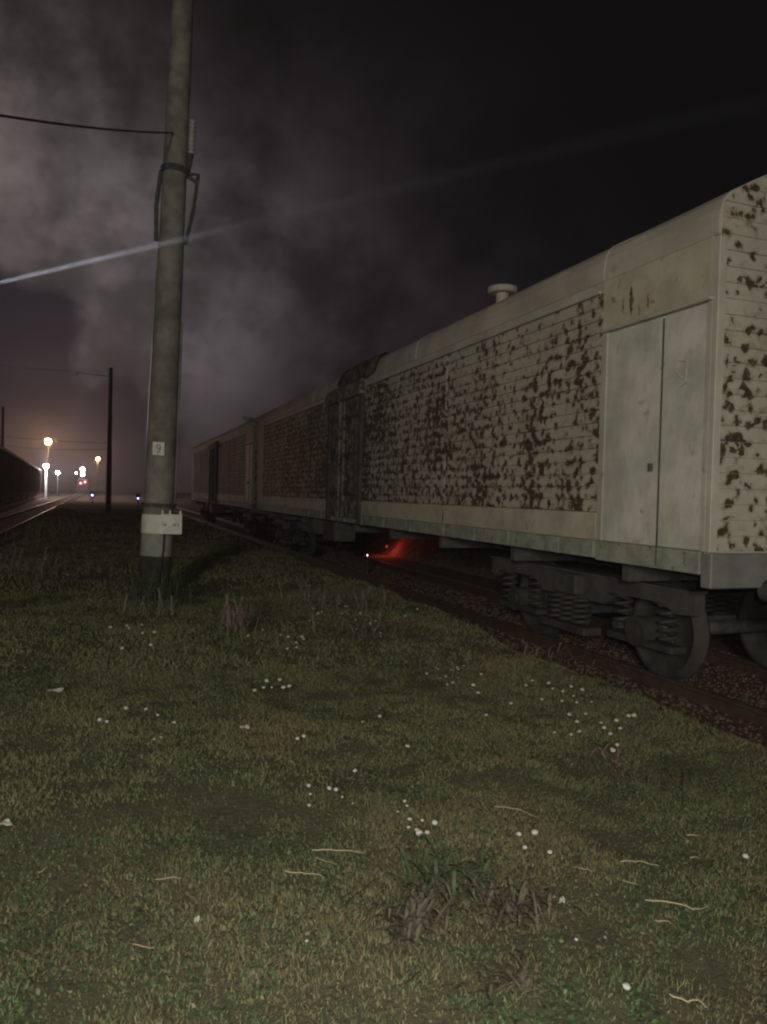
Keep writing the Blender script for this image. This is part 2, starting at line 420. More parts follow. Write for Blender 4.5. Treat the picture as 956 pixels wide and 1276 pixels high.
def leaf_scatter(name, label, n, size, cols, seed, thr, lift=.012):
    r = np.random.default_rng(seed); yy = 1.8+11*r.random(n)**1.6; xx = -1.0-.12*yy+r.random(n)*(5.3+.0*yy)
    m = np.array([noise.noise(Vector((a*1.7, b*1.7, seed*3.1)))+.5*noise.noise(Vector((a*6, b*6, seed))) for a, b in zip(xx, yy)]) > thr
    m &= xx < 4.4; xx, yy = xx[m], yy[m]; k = len(xx); a = r.uniform(0, 6.28, k); s_ = size*r.uniform(.5, 1.3, k)*(1+yy*.06)
    u = np.stack([np.cos(a), np.sin(a), r.uniform(-.6, .6, k)], -1)*s_[:, None]; v = np.stack([-np.sin(a), np.cos(a), r.uniform(-.6, .6, k)], -1)*s_[:, None]*.62
    c = np.stack([xx, yy, gh(xx, yy)+lift*r.uniform(.5, 1.6, k)], -1)
    P = np.stack([c-u, c-v-u*.1, c+u*.35-v*.8, c+u, c+u*.35+v*.8, c+v-u*.1], 1); me = bpy.data.meshes.new(name)
    me.vertices.add(k*6); me.vertices.foreach_set('co', P.reshape(-1)); me.loops.add(k*6); me.polygons.add(k)
    me.loops.foreach_set('vertex_index', np.arange(k*6, dtype=np.int32)); me.polygons.foreach_set('loop_start', (np.arange(k)*6).astype(np.int32)); me.update(calc_edges=True)
    cc = np.ones((k, 6, 4)); pick = r.integers(0, len(cols), k); cc[:, :, :3] = (np.array(cols)[pick]*r.uniform(.6, 1.35, (k, 1)))[:, None, :]
    me.color_attributes.new('tint', 'FLOAT_COLOR', 'POINT').data.foreach_set('color', cc.ravel().astype(np.float32)); me.materials.append(M['grass'])
    o = bpy.data.objects.new(name, me); col.objects.link(o); struct(o, 'stuff'); tag(o, label, 'leaves')
leaf_scatter('clover_leaves', 'patches of small round green leaves among the turf', 60000, .0075, [(.07, .12, .05), (.10, .15, .065), (.05, .085, .04)], 3, .08)
leaf_scatter('dead_leaves', 'dry brown bits of leaf strewn through the turf', 26000, .006, [(.17, .12, .08), (.12, .085, .055), (.21, .17, .11), (.06, .045, .03)], 5, .0)

# ------------------------------------------------------------------ refrigerator wagons
WX = 4.6                        # near side plane of the wagons
def bogie(parent, yc):
    """four wheels, side frames with coil springs, bolster"""
    b = bpy.data.objects.new('bogie', None); col.objects.link(b); b.parent = parent; b.location = (0, yc, 0)
    cxl = 1.55                  # wagon centre in wagon space (side wall is x = 0)
    for sx in (-1, 1):
        for sy in (-1, 1):
            bm = B(); yw = sy*1.2; xw = cxl+sx*.76
            prof = [(0, .035), (.10, .035), (.13, .05), (.16, .02), (.40, .012), (.43, .045), (.475, .065), (.475, -.065), (.51, -.065), (.51, -.095), (.44, -.09), (.40, -.03), (.16, -.05), (.10, -.08), (0, -.08)]
            n = 40; rings = []
            for k in range(n):
                a = 2*math.pi*k/n
                rings.append([bm.verts.new((xw-(-sx)*(-1)*0+sx*d, yw+r*math.cos(a), .475+r*math.sin(a))) if r else None for r, d in prof])
            for k in range(n):
                q, w = rings[k], rings[(k+1) % n]
                for i in range(len(prof)-1):
                    if q[i] and q[i+1]: bm.faces.new((q[i], q[i+1], w[i+1], w[i]))
            # hub closing discs
            for i in (1, len(prof)-2): bm.faces.new([rings[k][i] for k in range(n)])
            obj('wheel', bm, 'bogie', b, True)
    for sy in (-1, 1):
        bm = B(); tube(bm, [(cxl-1.02, sy*1.2, .475), (cxl+1.02, sy*1.2, .475)], .075, 14); obj('axle', bm, 'under', b, True)
    for sx in (-1, 1):
        xf = cxl+sx*1.03
        bm = B()
        prof = [(-1.95, .94), (1.95, .94), (1.95, .74), (1.72, .72), (1.5, .80), (.85, .80), (.62, .66), (-.62, .66), (-.85, .80), (-1.5, .80), (-1.72, .72), (-1.95, .74)]
        a = [bm.verts.new((xf-.06, y, z)) for y, z in prof]; c = [bm.verts.new((xf+.06, y, z)) for y, z in prof]
        for k in range(len(prof)): bm.faces.new((a[k], a[(k+1) % len(prof)], c[(k+1) % len(prof)], c[k]))
        bm.faces.new(a[::-1]); bm.faces.new(c)
        box(bm, xf-.09, xf+.09, -1.95, 1.95, .942, .965)
        sf = obj('side_frame', bm, 'framep', b)
        for sy in (-1, 1):
            bm = B(); yw = sy*1.2
            tube(bm, [(xf-.12, yw, .475), (xf+.13*(1), yw, .475)] if sx > 0 else [(xf+.12, yw, .475), (xf-.13, yw, .475)], .15, 18)
            tube(bm, [(xf+sx*.13, yw, .475), (xf+sx*.165, yw, .475)], .10, 18)
            box(bm, xf-.09, xf+.09, yw-.50, yw+.50, .33, .40, .01)
            obj('axle_box', bm, 'bogie', b)
            for s2 in (-1, 1):
                bm = B(); pts = []
                turns = 4.5; yc2 = yw+s2*.345
                for k in range(int(turns*14)+1):
                    aa = 2*math.pi*k/14; pts.append((xf+.085*math.cos(aa), yc2+.085*math.sin(aa), .415+(.37)*k/(turns*14)))
                tube(bm, pts, .021, 6)
                box(bm, xf-.11, xf+.11, yc2-.11, yc2+.11, .785, .802)
                obj('coil_spring', bm, 'bogie', b, True)
        for s2 in (-1, 0, 1):
            bm = B(); pts = []
            for k in range(71):
                aa = 2*math.pi*k/14; pts.append((xf+sx*.09+.10*math.cos(aa), s2*.24+.10*math.sin(aa), .38+.30*k/70))
            tube(bm, pts, .022, 6); obj('bolster_spring', bm, 'bogie', b, True)
        bm = B(); box(bm, xf-.04, xf+sx*.2 if sx > 0 else xf+.04, -.45, .45, .28, .37, .01) if sx > 0 else box(bm, xf-.2, xf+.04, -.45, .45, .28, .37, .01)
        obj('spring_plank', bm, 'bogie', b)
    bm = B(); box(bm, cxl-1.2, cxl+1.2, -.22, .22, .70, .93, .02); obj('bolster', bm, 'under', b)
    for sy in (-1, 1):
        bm = B(); box(bm, cxl-.95, cxl+.95, sy*.62-.05, sy*.62+.05, .36, .50)
        for sx in (-1, 1): box(bm, cxl+sx*.76-.05, cxl+sx*.76+.05, sy*.68-.03, sy*.68+.05, .34, .62)
        obj('brake_beam', bm, 'under', b)

def split(root, names):
    for o in [c for c in bpy.data.objects if c.name.split('.')[0] in names and c.type == 'MESH']:
        bm = B(); bm.from_mesh(o.data); bm.verts.ensure_lookup_table(); seen = set(); comps = []
        for v in bm.verts:
            if v.index in seen: continue
            st = [v]; seen.add(v.index); cc = []
            while st:
                q = st.pop(); cc.append(q.index)
                for e in q.link_edges:
                    w = e.other_vert(q)
                    if w.index not in seen: seen.add(w.index); st.append(w)
            comps.append(set(cc))
        if len(comps) < 2: bm.free(); continue
        for k, cc in enumerate(comps):
            b2 = bm.copy(); b2.verts.ensure_lookup_table()
            bmesh.ops.delete(b2, geom=[v for v in b2.verts if v.index not in cc], context='VERTS')
            me = bpy.data.meshes.new(o.name); b2.to_mesh(me); b2.free(); me.materials.append(o.data.materials[0])
            if k == 0: first = me
            else:
                p = bpy.data.objects.new(o.name.split('.')[0], me); col.objects.link(p); p.parent = o.parent
        bm.free(); o.data = first
L = 20.0
def make_wagon():
    root = thing('refrigerator_wagon', '', 'railway wagon', (WX, 4.91, 0))
    zb, zt, zc = 1.385, 3.83, 3.95
    D1, D2 = 9.15, 11.25         # loading door span
    S0 = 1.52                    # end of the service compartment
    E0 = L-.95
    # boards: lapped horizontal planks, profile drawn along y
    def boards(y0, y1, x, name, m, seed, sgn=-1):
        r = random.Random(seed); bm = B(); h = .1285; zb = 1.66; n = int(round((zt-zb)/h)); h = (zt-zb)/n
        prof = []
        if True: pass
        for k in range(n):
            a = zb+k*h; o = r.uniform(0, .006)
            prof += [(x+sgn*(.010+o), a+.004), (x+sgn*(.008+o*.5), a+h-.010), (x-sgn*.008, a+h-.008), (x-sgn*.008, a+h-.001)]
        prof += [(x-sgn*.05, zt), (x-sgn*.05, zb)]
        extrude_y(bm, prof, (y0, y1)); return obj(name, bm, m, root)
    boards(S0, D1-.12, 0, 'side_boards', 'peel', 1); boards(D2+.12, E0, 0, 'side_boards', 'peel', 2)
    boards(S0, D1-.12, 3.1, 'side_boards', 'peel', 1, 1); boards(D2+.12, E0, 3.1, 'side_boards', 'peel', 2, 1)
    # plank butt seams
    bm = B(); box(bm, -.022, -.012, 5.2, 5.23, zb, zt); box(bm, -.022, -.012, E0-3.4, E0-3.37, zb, zt); obj('cover_strip', bm, 'peel', root)
    bm = B(); box(bm, .055, 3.045, .05, L-.05, 1.22, zt+.1); obj('body_core', bm, 'cream', root)
    for xx, s in ((0, -1), (3.1, 1)):
        lo, hi = (xx-.012, xx+.05) if s < 0 else (xx-.05, xx+.012)
        bm = B()                                       # plain painted panels at both ends
        box(bm, lo, hi, E0+.002, L-.01, zb-.005, zc, .004); obj('end_panel', bm, 'cream', root)
        bm = B(); box(bm, lo, hi, .06, S0-.003, 3.455, zc, .004); obj('fascia_panel', bm, 'cream2', root)
        bm = B(); box(bm, lo-.045 if s < 0 else hi-.005, lo+.005 if s < 0 else hi+.045, .03, S0-.03, 3.425, 3.452, .004); obj('drip_ledge', bm, 'cream', root)
        # service doors
        for a, b in ((.10, .62), (.628, S0-.10)):
            bm = B(); box(bm, lo+.004 if s < 0 else lo, hi if s < 0 else hi-.004, a, b, zb-.005, 3.42, .006); d = obj('service_door', bm, 'doorpaint', root)
        bm = B(); sx_ = lo-.004 if s < 0 else hi-.02
        box(bm, sx_, sx_+.024, .620, .628, 1.21, 3.40); obj('door_seam_strip', bm, 'under', root)
        bm = B(); xh = lo-.03 if s < 0 else hi+.0; tube(bm, [(xh+.015, .72, 2.05), (xh+.015, .72, 2.12)], .022, 8); obj('door_handle', bm, 'under', root)
        bm = B(); box(bm, lo-.006, hi+.0, S0-.095, S0-.004, zb-.005, 3.45, .005); box(bm, lo-.006, hi, .04, .097, zb-.005, 3.42, .005); obj('door_post', bm, 'cream', root)
        bm = B(); box(bm, lo-.004 if s < 0 else lo, hi if s < 0 else hi+.004, S0+.003, D1-.125, zb-.005, 1.655, .004); obj('sill_board', bm, 'cream2', root)
        bm = B(); box(bm, lo-.004 if s < 0 else lo, hi if s < 0 else hi+.004, D2+.125, E0-.003, zb-.005, 1.655, .004); obj('sill_board', bm, 'cream', root)
        # solebar skirt
        bm = B(); box(bm, lo+.012 if s < 0 else lo, hi if s < 0 else hi-.012, S0+.06, L-.03, 1.20, zb-.010, .003)
        y = 2.2
        while y < L-.6:
            box(bm, lo+.002 if s < 0 else hi-.014, lo+.0135 if s < 0 else hi-.002, y, y+.06, 1.2, zb-.012); y += .85+.5*random.random()
        obj('solebar', bm, 'skirt', root)
        bm = B(); box(bm, lo+.002, hi-.002, .10, S0-.0, 1.185, zb-.010, .004); obj('step_skirt', bm, 'skirt', root)
        # cornice under the roof
        bm = B(); box(bm, lo-.022 if s < 0 else hi, lo+.02 if s < 0 else hi+.022, S0+.05, D1-.15, zt+.004, zt+.03); box(bm, lo-.022 if s < 0 else hi, lo+.02 if s < 0 else hi+.022, D2+.15, E0, zt+.004, zt+.03)
        box(bm, lo+.003, hi-.003, S0, E0, zt+.002, zc); obj('cornice', bm, 'cream', root)
        # loading door: posts, two leaves, bars, hood
        bm = B()
        box(bm, lo-.06 if s < 0 else hi-.03, lo+.03 if s < 0 else hi+.06, D1-.12, D1+.03, 1.20, zt, .006)
        box(bm, lo-.06 if s < 0 else hi-.03, lo+.03 if s < 0 else hi+.06, D2-.03, D2+.12, 1.20, zt, .006); obj('loading_door_post', bm, 'stain', root)
        mid = (D1+D2)/2
        for a, b in ((D1+.05, mid-.006), (mid+.006, D2-.05)):
            bm = B(); box(bm, lo-.03 if s < 0 else hi-.05, lo+.05 if s < 0 else hi+.03, a, b, 1.30, zt-.1, .01)
            dr = obj('loading_door', bm, 'leafp', root)
            for zz in (1.75, 2.55, 3.3):
                bm = B(); box(bm, lo-.048 if s < 0 else hi+.02, lo-.018 if s < 0 else hi+.048, a+.04, b-.04, zz, zz+.07, .004); obj('hinge_strap', bm, 'under', dr)
        bm = B(); 
        for yy in (mid-.16, mid+.16):
            xb = lo-.075 if s < 0 else hi+.075
            tube(bm, [(xb, yy, 1.3), (xb, yy, 3.7)], .02, 8)
        obj('locking_bar', bm, 'leafp', root)
        bm = B(); xh = lo if s < 0 else hi
        extrude_y(bm, [(xh-s*.02, 3.72), (xh+s*.10, 3.70), (xh+s*.13, 3.80), (xh+s*.08, 3.98), (xh-s*.02, 4.05)], (D1-.18, D2+.18)); obj('door_hood', bm, 'leafp', root)
    # roof
    arch = [(-.02, 3.945), (-.022, 4.05), (-.01, 4.15), (.025, 4.24), (.085, 4.30), (.30, 4.415), (.60, 4.565), (1.05, 4.72), (1.55, 4.77)]
    prof = arch+[(3.1-x, z) for x, z in arch[-2::-1]]
    bm = B(); extrude_y(bm, prof+[(3.05, 3.93), (.05, 3.93)], [-.0, .012]+[L*k/24 for k in range(1, 24)]+[L]); obj('roof', bm, 'roof', root)
    bm = B()
    for yy in (1.50, 6.4, 12.9, 18.6):
        p2 = [(x, z+.005) for x, z in prof]; pin = [(x, z-.02) for x, z in prof]
        rings = [[bm.verts.new((x+(-.006 if i < 4 else .006 if i > len(prof)-4 else 0), y, z)) for i, (x, z) in enumerate(p2)] for y in (yy, yy+.045)]
        inn = [[bm.verts.new((x, y, z)) for x, z in pin] for y in (yy, yy+.045)]
        for k in range(len(prof)-1):
            bm.faces.new((rings[0][k], rings[0][k+1], rings[1][k+1], rings[1][k]))
            bm.faces.new((rings[0][k], rings[0][k+1], inn[0][k+1], inn[0][k])); bm.faces.new((rings[1][k], rings[1][k+1], inn[1][k+1], inn[1][k]))
    obj('roof_seam', bm, 'roof', root)
    # roof ventilators (mushroom caps)
    for yy, xx in ((4.75, .60),):
        bm = B(); tube(bm, [(xx, yy, 4.45), (xx, yy, 4.70)], .09, 14); v = obj('roof_vent', bm, 'roof', root)
        bm = B(); tube(bm, [(xx, yy, 4.665), (xx, yy, 4.68), (xx, yy, 4.745), (xx, yy, 4.76)], [.19, .21, .21, .17], 18); obj('vent_cap', bm, 'cream', v)
    
    # end walls: boards across the wagon under the arch
    for ye, s in ((0, -1), (L, 1)):
        bm = B(); z = 1.385; h = .1285; rr = random.Random(5)
        def halfx(zz):
            for (xa, za), (xb, zb_) in zip(arch, arch[1:]):
                if za <= zz <= zb_ and zb_ > za: return xa+(xb-xa)*(zz-za)/(zb_-za)
            return -.02 if zz < 3.945 else 1.5
        while z < 4.74:
            z2 = min(z+h-.005, 4.79); o = rr.uniform(0, .005)
            x0, x1 = max(.012, halfx(z)+.012), max(.012, halfx(z2)+.012)
            y0, y1 = ye+s*.002*0, ye+s*(.012+o)
            vs = [bm.verts.new(p) for p in ((x0, y0, z), (3.1-x0, y0, z), (3.1-x1, y0, z2), (x1, y0, z2), (x0, y1, z), (3.1-x0, y1, z), (3.1-x1, y1, z2), (x1, y1, z2))]
            for f in ((0,1,2,3), (4,5,6,7), (0,1,5,4), (1,2,6,5), (2,3,7,6), (3,0,4,7)): bm.faces.new([vs[i] for i in f])
            z += h
        obj('end_boards', bm, 'peel_end', root)
        bm = B(); a, b = (ye-.0, ye+.06) if s < 0 else (ye-.06, ye)
        box(bm, .0, 3.1, a+.003, b, 1.20, 3.94); obj('end_bulkhead', bm, 'cream', root)
        bm = B(); a, b = (ye-.018, ye+.10) if s < 0 else (ye-.10, ye+.018)
        box(bm, -.016, .062, a, b, 1.375, 3.93, .006); box(bm, 3.038, 3.116, a, b, 1.375, 3.93, .006); obj('corner_post', bm, 'cream', root)
        bm = B(); a, b = (ye-.03, ye+.09) if s < 0 else (ye-.09, ye+.03)
        box(bm, -.004, 3.104, a, b, 1.08, 1.372, .01); obj('headstock', bm, 'skirtdark', root)
        for xx in (.62, 2.48):
            bm = B(); tube(bm, [(xx, ye-s*.0, 1.06), (xx, ye+s*.34, 1.06)], .10, 16); bf = obj('buffer', bm, 'under', root)
            bm = B(); tube(bm, [(xx, ye+s*.34, 1.06), (xx, ye+s*.38, 1.06)], .2, 20); obj('buffer_plate', bm, 'under', bf)
        bm = B(); box(bm, 1.55-.12, 1.55+.12, min(ye, ye+s*.42), max(ye, ye+s*.42), .95, 1.17, .02); box(bm, 1.55-.2, 1.55+.16, min(ye+s*.40, ye+s*.44), max(ye+s*.40, ye+s*.44), .86, 1.22, .015); obj('coupler', bm, 'under', root)
        bm = B(); tube(bm, [(.95, ye+s*.02, 1.05), (.95, ye+s*.2, .85), (.98, ye+s*.28, .6), (1.05, ye+s*.2, .5)], .028, 8); obj('brake_hose', bm, 'cable', root, True)
        bm = B()
        box(bm, .06, .40, min(ye+s*-.30, ye+s*-.05), max(ye+s*-.30, ye+s*-.05), .62, .645)
        for xx in (.06, .38): box(bm, xx, xx+.025, min(ye-s*.08, ye-s*.05), max(ye-s*.08, ye-s*.05), .63, 1.2)
        bm.free()
    # underframe
    bm = B(); box(bm, 1.35, 1.75, .2, L-.2, .95, 1.215); 
    for k in range(9): box(bm, .15, 2.95, 1.2+k*2.2, 1.3+k*2.2, 1.0, 1.21)
    box(bm, .06, 3.04, .12, L-.12, 1.19, 1.218)
    obj('underframe', bm, 'under', root)
    bm = B(); tube(bm, [(.9, 14.1, .8), (.9, 14.15, .8), (.9, 15.2, .8), (.9, 15.25, .8)], [.15, .22, .22, .15], 18); obj('air_tank', bm, 'under', root, True)
    for y0, y1, z0 in ((11.3, 12.2, .72), (13.1, 13.7, .78)):
        bm = B(); box(bm, .12, .62, y0, y1, z0, 1.17, .015); e = obj('equipment_box', bm, 'under', root)
        bm = B(); box(bm, .10, .122, y0+.04, y1-.04, z0+.04, 1.12, .004); obj('box_lid', bm, 'bogie', e)
    bogie(root, 2.6); bogie(root, L-2.6)
    return root
w1 = make_wagon()
split(w1, {'corner_post', 'door_post', 'loading_door_post', 'roof_seam', 'cover_strip', 'locking_bar', 'cornice'})
w1['label'] = 'near cream refrigerator wagon with flaking paint, closest to the camera'; w1['group'] = 'cream refrigerator wagons'
w2 = copy_tree(w1)
for ch in bpy.data.objects:
    if ch.parent == w2 and ch.name.startswith('side_boards'):
        ch.data = ch.data.copy(); ch.data.materials[0] = M['peel_far']
w2.location = (WX, 4.91+L+.92, 0) # w2.location = (WX, 4.91+L+.92, 0)
w2['label'] = 'far cream refrigerator wagon coupled behind the near one'
bpy.context.view_layer.update()

# scribble on the service door of the near wagon, bright strips standing in for a white highlight by its cornice
sd = [o for o in w1.children if o.name.startswith('service_door')][0]
bm = B()
for a, b in (((.33, 2.98), (.33, 2.80)), ((.33, 2.97), (.42, 2.99)), ((.42, 2.99), (.45, 2.90)), ((.45, 2.90), (.36, 2.82)), ((.30, 2.80), (.40, 2.76))):
    tube(bm, [(-.0100, a[0], a[1]), (-.0100, b[0], b[1])], .006, 5)
o = obj('faded_mark', bm, mat('faded_grey_chalk', (.36, .355, .34), .9), sd)
bm = B(); rr = random.Random(3)
for k in range(7):
    y = 15.2-4.91+.15*k+4.7; z = 3.70+.0*k
    box(bm, -.05, -.045, 13.0+.19*k, 13.0+.19*k+.05, 3.66+rr.random()*.05, 3.78, 0)
o = obj('highlight_strip', bm, 'galv', w1)

bm = B(); rr = random.Random(9); rows = []
for i in range(15):
    y = 8.1+i*.17; k_ = math.sin(i/14*math.pi)
    rows.append([bm.verts.new(p) for p in ((.16, y, 4.355), (.06, y, 4.335+.015*k_+.03*rr.random()), (-.03-.04*k_, y, 4.28+.05*rr.random()), (-.08-.06*k_, y+.02, 4.15+.06*rr.random()), (-.10-.05*rr.random(), y, 4.02-.12*rr.random()*k_))])
for a, b in zip(rows, rows[1:]):
    for k in range(4): bm.faces.new((a[k], a[k+1], b[k+1], b[k]))
bmesh.ops.solidify(bm, geom=bm.faces[:], thickness=.004)
obj('torn_roof_sheet', bm, mat('torn_roof_iron', (.24, .21, .17), .7, var=.6, nscale=5, bump=.4, dirt=((.03, .022, .018), .48)), w1)
def stain(px, py0, py1, w, seed):
    xp = WX-.0175; a, b = on_x(px, py0, xp), on_x(px, py1, xp); r = random.Random(seed); bm = B(); L_, R_ = [], []
    for i in range(12):
        p = a.lerp(b, i/11)-Vector((WX, 4.91, 0)); ww = w*math.sin(math.pi*(.08+.86*i/11))*(.6+.6*r.random()); dy = .012*r.random()
        L_.append(bm.verts.new((p.x, p.y-ww+dy, p.z))); R_.append(bm.verts.new((p.x, p.y+ww*.7+dy, p.z)))
    for i in range(11): bm.faces.new((L_[i], L_[i+1], R_[i+1], R_[i]))
    obj('rust_run', bm, 'runrust', w1)
M['runrust'] = mat('rust_run_brown', (.13, .078, .038), .9, var=.5, nscale=22, bump=.3)
stain(787, 356, 392, .035, 1); stain(808, 366, 386, .014, 2); stain(777, 372, 392, .012, 3); stain(797, 380, 394, .010, 4)
# ------------------------------------------------------------------ big concrete pole with its fittings
base = on_ground(194, 748)
def pole_mesh(h, r0, r1, n=28, seg=14):
    bm = B(); tube(bm, [(0, 0, h*k/seg-.2) for k in range(seg+1)], [r0+(r1-r0)*k/seg for k in range(seg+1)], n); return bm
pole = thing('concrete_pole', 'tall weathered concrete pole with number 9, nearest the camera', 'utility pole', base)
d_top = on_y(221, 150, base.y)-base; lean = d_top.x/d_top.z
b0 = on_y(197, 640, base.y)-base
HP = 13.2; r0, r1 = .242, .125
bm = pole_mesh(HP, r0, r1); 
xoff = b0.x
SH = (d_top.x-b0.x)/(d_top.z-b0.z)
X0 = b0.x-SH*b0.z
for v in bm.verts: v.co.x += X0+SH*v.co.z
obj('shaft', bm, 'conc', pole, True)
def pc(z): return X0+SH*z
def pr(z): return r0+(r1-r0)*(z+.2)/HP
def zof(py, px=200): return (on_y(px, py, base.y)-base).z
def band(za, zb, extra, m, name, n=28, parent=pole):
    bm = B(); tube(bm, [(pc(za), 0, za), (pc(zb), 0, zb)], [pr(za)+extra, pr(zb)+extra], n); return obj(name, bm, m, parent)
band(zof(692), zof(664), .004, 'white', 'whitewash_band')
band(-.1, zof(692)-.001, .003, mat('dark_pole_foot', (.028, .03, .02), .9, var=.5, nscale=5, bump=.4, dirt=((.09, .088, .07), .60)), 'dark_foot')  # darker band around the foot of the pole
band(zof(664), zof(641), .012, 'sheet', 'wrapped_sheet')
band(zof(632), zof(627), .035, 'under', 'clamp_band')
# face toward the camera: direction
fd = (Vector((0, 0, 0))-Vector((base.x, base.y, 0))).normalized(); rd = Vector((-fd.y, fd.x, 0))  # rd: to the right seen from camera?
if rd.dot(CAMR @ Vector((1, 0, 0))) < 0: rd = -rd
# junction box on the right of the pole
zA, zB = zof(664), zof(640)
def obox(bm, c, u, v, w, hu, hv, hw):
    vs = [bm.verts.new(c+u*(a*hu)+v*(b*hv)+w*(cc*hw)) for a in (-1, 1) for b in (-1, 1) for cc in (-1, 1)]
    for f in ((0,1,3,2), (4,6,7,5), (0,4,5,1), (2,3,7,6), (0,2,6,4), (1,5,7,3)): bm.faces.new([vs[i] for i in f])
    return bm
UZ = Vector((0, 0, 1))
cz = (zA+zB)/2
bc = Vector((pc(cz), 0, cz))+fd*.26+rd*.20
bm = obox(B(), bc, rd, fd, UZ, .155, .05, (zB-zA)/2-.0); bx_ = obj('junction_box', bm, 'sheet', pole)
bm = B()
for dx, w_ in ((-.09, .012), (.03, .006), (.06, .006), (.10, .008)): obox(bm, bc+fd*.052+rd*dx+UZ*(-.01), rd, fd, UZ, w_, .003, .014 if dx < 0 else .022)
obj('box_marks', bm, 'under', bx_)
bm = B()
for dx in (-.13, -.02, .13): obox(bm, bc+UZ*((zB-zA)/2+.03)+rd*dx, rd, fd, UZ, .012, .012, .03)
obj('box_bracket', bm, 'sheet', bx_)
bm = B(); tube(bm, [bc+rd*-.10+UZ*-.13, bc+rd*-.11+UZ*-.4, bc+rd*-.16+UZ*-.75+fd*.02, bc+rd*-.18+UZ*(-cz+.0)+fd*.06], .013, 8); obj('earth_cable', bm, 'cable', pole, True)
# cable pipe up the right side
def side(z, s, e=.02, f=0): return Vector((pc(z), 0, z))+rd*(s*(pr(z)+e))+fd*f
bm = B(); tube(bm, [side(z, 1, .018, .03) for z in (zof(636), zof(560), zof(480), zof(400))], .014, 8); obj('cable_pipe', bm, 'conc', pole, True)
bm = B(); tube(bm, [side(z, -1, .006, 0) for z in (zof(625), zof(520), zof(430), zof(335))], .0065, 6); obj('rim_light_line', bm, mat('rim_light_metal', (.62, .62, .60), .35, metal=.6, var=.1), pole, True)  # bright strand standing in for rim light down the pole's left edge
# number plate
zp = zof(560); pcen = Vector((pc(zp), 0, zp))+fd*(pr(zp)+.012)-rd*.04
bm = obox(B(), pcen, rd, fd, UZ, .085, .008, .10); npl = obj('number_plate', bm, 'sheet', pole)
bm = B(); pts = []
for k in range(15):
    a = 2*math.pi*k/14; pts.append(pcen+fd*.010+rd*(.026*math.cos(a))+UZ*(.030+.026*math.sin(a)*1.1))
tube(bm, pts, .0065, 6, cap=False)
tube(bm, [pcen+fd*.010+rd*.026+UZ*.030, pcen+fd*.010+rd*.024+UZ*-.01, pcen+fd*.010+rd*.004+UZ*-.052, pcen+fd*.010+rd*-.020+UZ*-.060], .0065, 6); obj('painted_number', bm, 'ink', npl)
# bracket: collar, two hanging straps, insulator
z1, z2, z3 = zof(212), zof(300), zof(255)
band(z1-.03, z1+.06, .03, 'under', 'bracket_collar')
bm = B(); tube(bm, [side(z1, -1, .02), side(z3, -1, .06), side(z2, -1, .035)], .034, 6); obj('bracket_strap', bm, 'under', pole)
bm = B(); tube(bm, [side(z1, 1, .0), side(z1+.02, 1, .17), side(z3, 1, .12), side(z2, 1, .02)], .032, 6); obj('bracket_strap', bm, 'under', pole)
bm = B(); tube(bm, [side(z1+.04, 1, .0), side(z1+.35, 1, .05)], .05, 8); tube(bm, [side(z1-.02, 1, .0), side(z1-.12, 1, .17)], .03, 6); ir = obj('insulator_rod', bm, 'under', pole)
bm = B(); za, zb2 = z1+.30, z1+.85
pts, rad = [], []
for k in range(17):
    pts.append(side(za+(zb2-za)*k/16, 1, .05)); rad.append(.062 if k % 2 else .036)
tube(bm, pts, rad, 14); obj('insulator', bm, 'porcelain', ir, True)
bm = B(); zc_ = zof(150)
# footing
bm = B(); box(bm, X0-.27, X0+.27, -.27, .27, -.25, .04, .03); obj('footing', bm, 'under', pole)
# aerial cable from the pole to the left (sagging)
zc2 = zof(165, 218); p1 = Vector((base.x+pc(zc2), base.y, base.z+zc2)); p0 = on_y(-60, 134, 7.0)
q = [p1.lerp(p0, k/12)-UZ*(.05*4*(k/12)*(1-k/12)) for k in range(13)]
bm = B(); tube(bm, q, .013, 8); tag(obj('aerial_cable', bm, 'cable', None, True), 'thick dark cable running from the concrete pole off to the upper left', 'cable')

# pale stone blocks
def block(px, py, s, name, label, m='paleblock', h=.6):
    p = on_ground(px, py); bm = B()
    bmesh.ops.create_icosphere(bm, subdivisions=3, radius=s)
    for v in bm.verts:
        n_ = noise.noise(v.co*3.1/s*.5+Vector((px, py, 0)))*.35+noise.noise(v.co*9/s*.5)*.1
        v.co = Vector((v.co.x*1.15, v.co.y, v.co.z*h))*(1+n_)
    o = obj(name, bm, m); o.location = p; tag(o, label, 'stone'); return o
block(184, 747, .085, 'stone', 'pale stone at the foot of the concrete pole')
block(112, 640, .75, 'rubble_heap', 'pale low rubble heap at the far end of the grass beside the dark mast', h=.45)

# ------------------------------------------------------------------ far masts, wires
def mast(px, pyb, pytop, dist, label, w=.22, m='black'):
    p = on_y(px, pyb, dist); p.z = gz(p.x, p.y); ztop = on_y(px, pytop, dist).z-p.z
    t = thing('catenary_mast', label, 'mast', p, group='railway masts')
    bm = B(); tube(bm, [(0, 0, -.3), (0, 0, ztop)], w, 12, r2=w*.6); obj('shaft', bm, m, t, True)
    bm = B(); z = ztop-.6; tube(bm, [(0, 0, z), (-2.2, 0, z+.1)], .022, 6); obj('cantilever_arm', bm, m, t)
    bm = B(); tube(bm, [(-2.2, 0, z+.11), (-2.2, 0, z-.15)], [.03, .04], 8); obj('insulator', bm, 'porcelain', t)
    return p, ztop
mA = mast(135, 640, 458, 56, 'dark catenary mast left of the concrete pole', .20, 'darkwagon')
mB = mast(2, 618, 506, 95, 'faint far mast at the left edge above the dark wagons', .22)
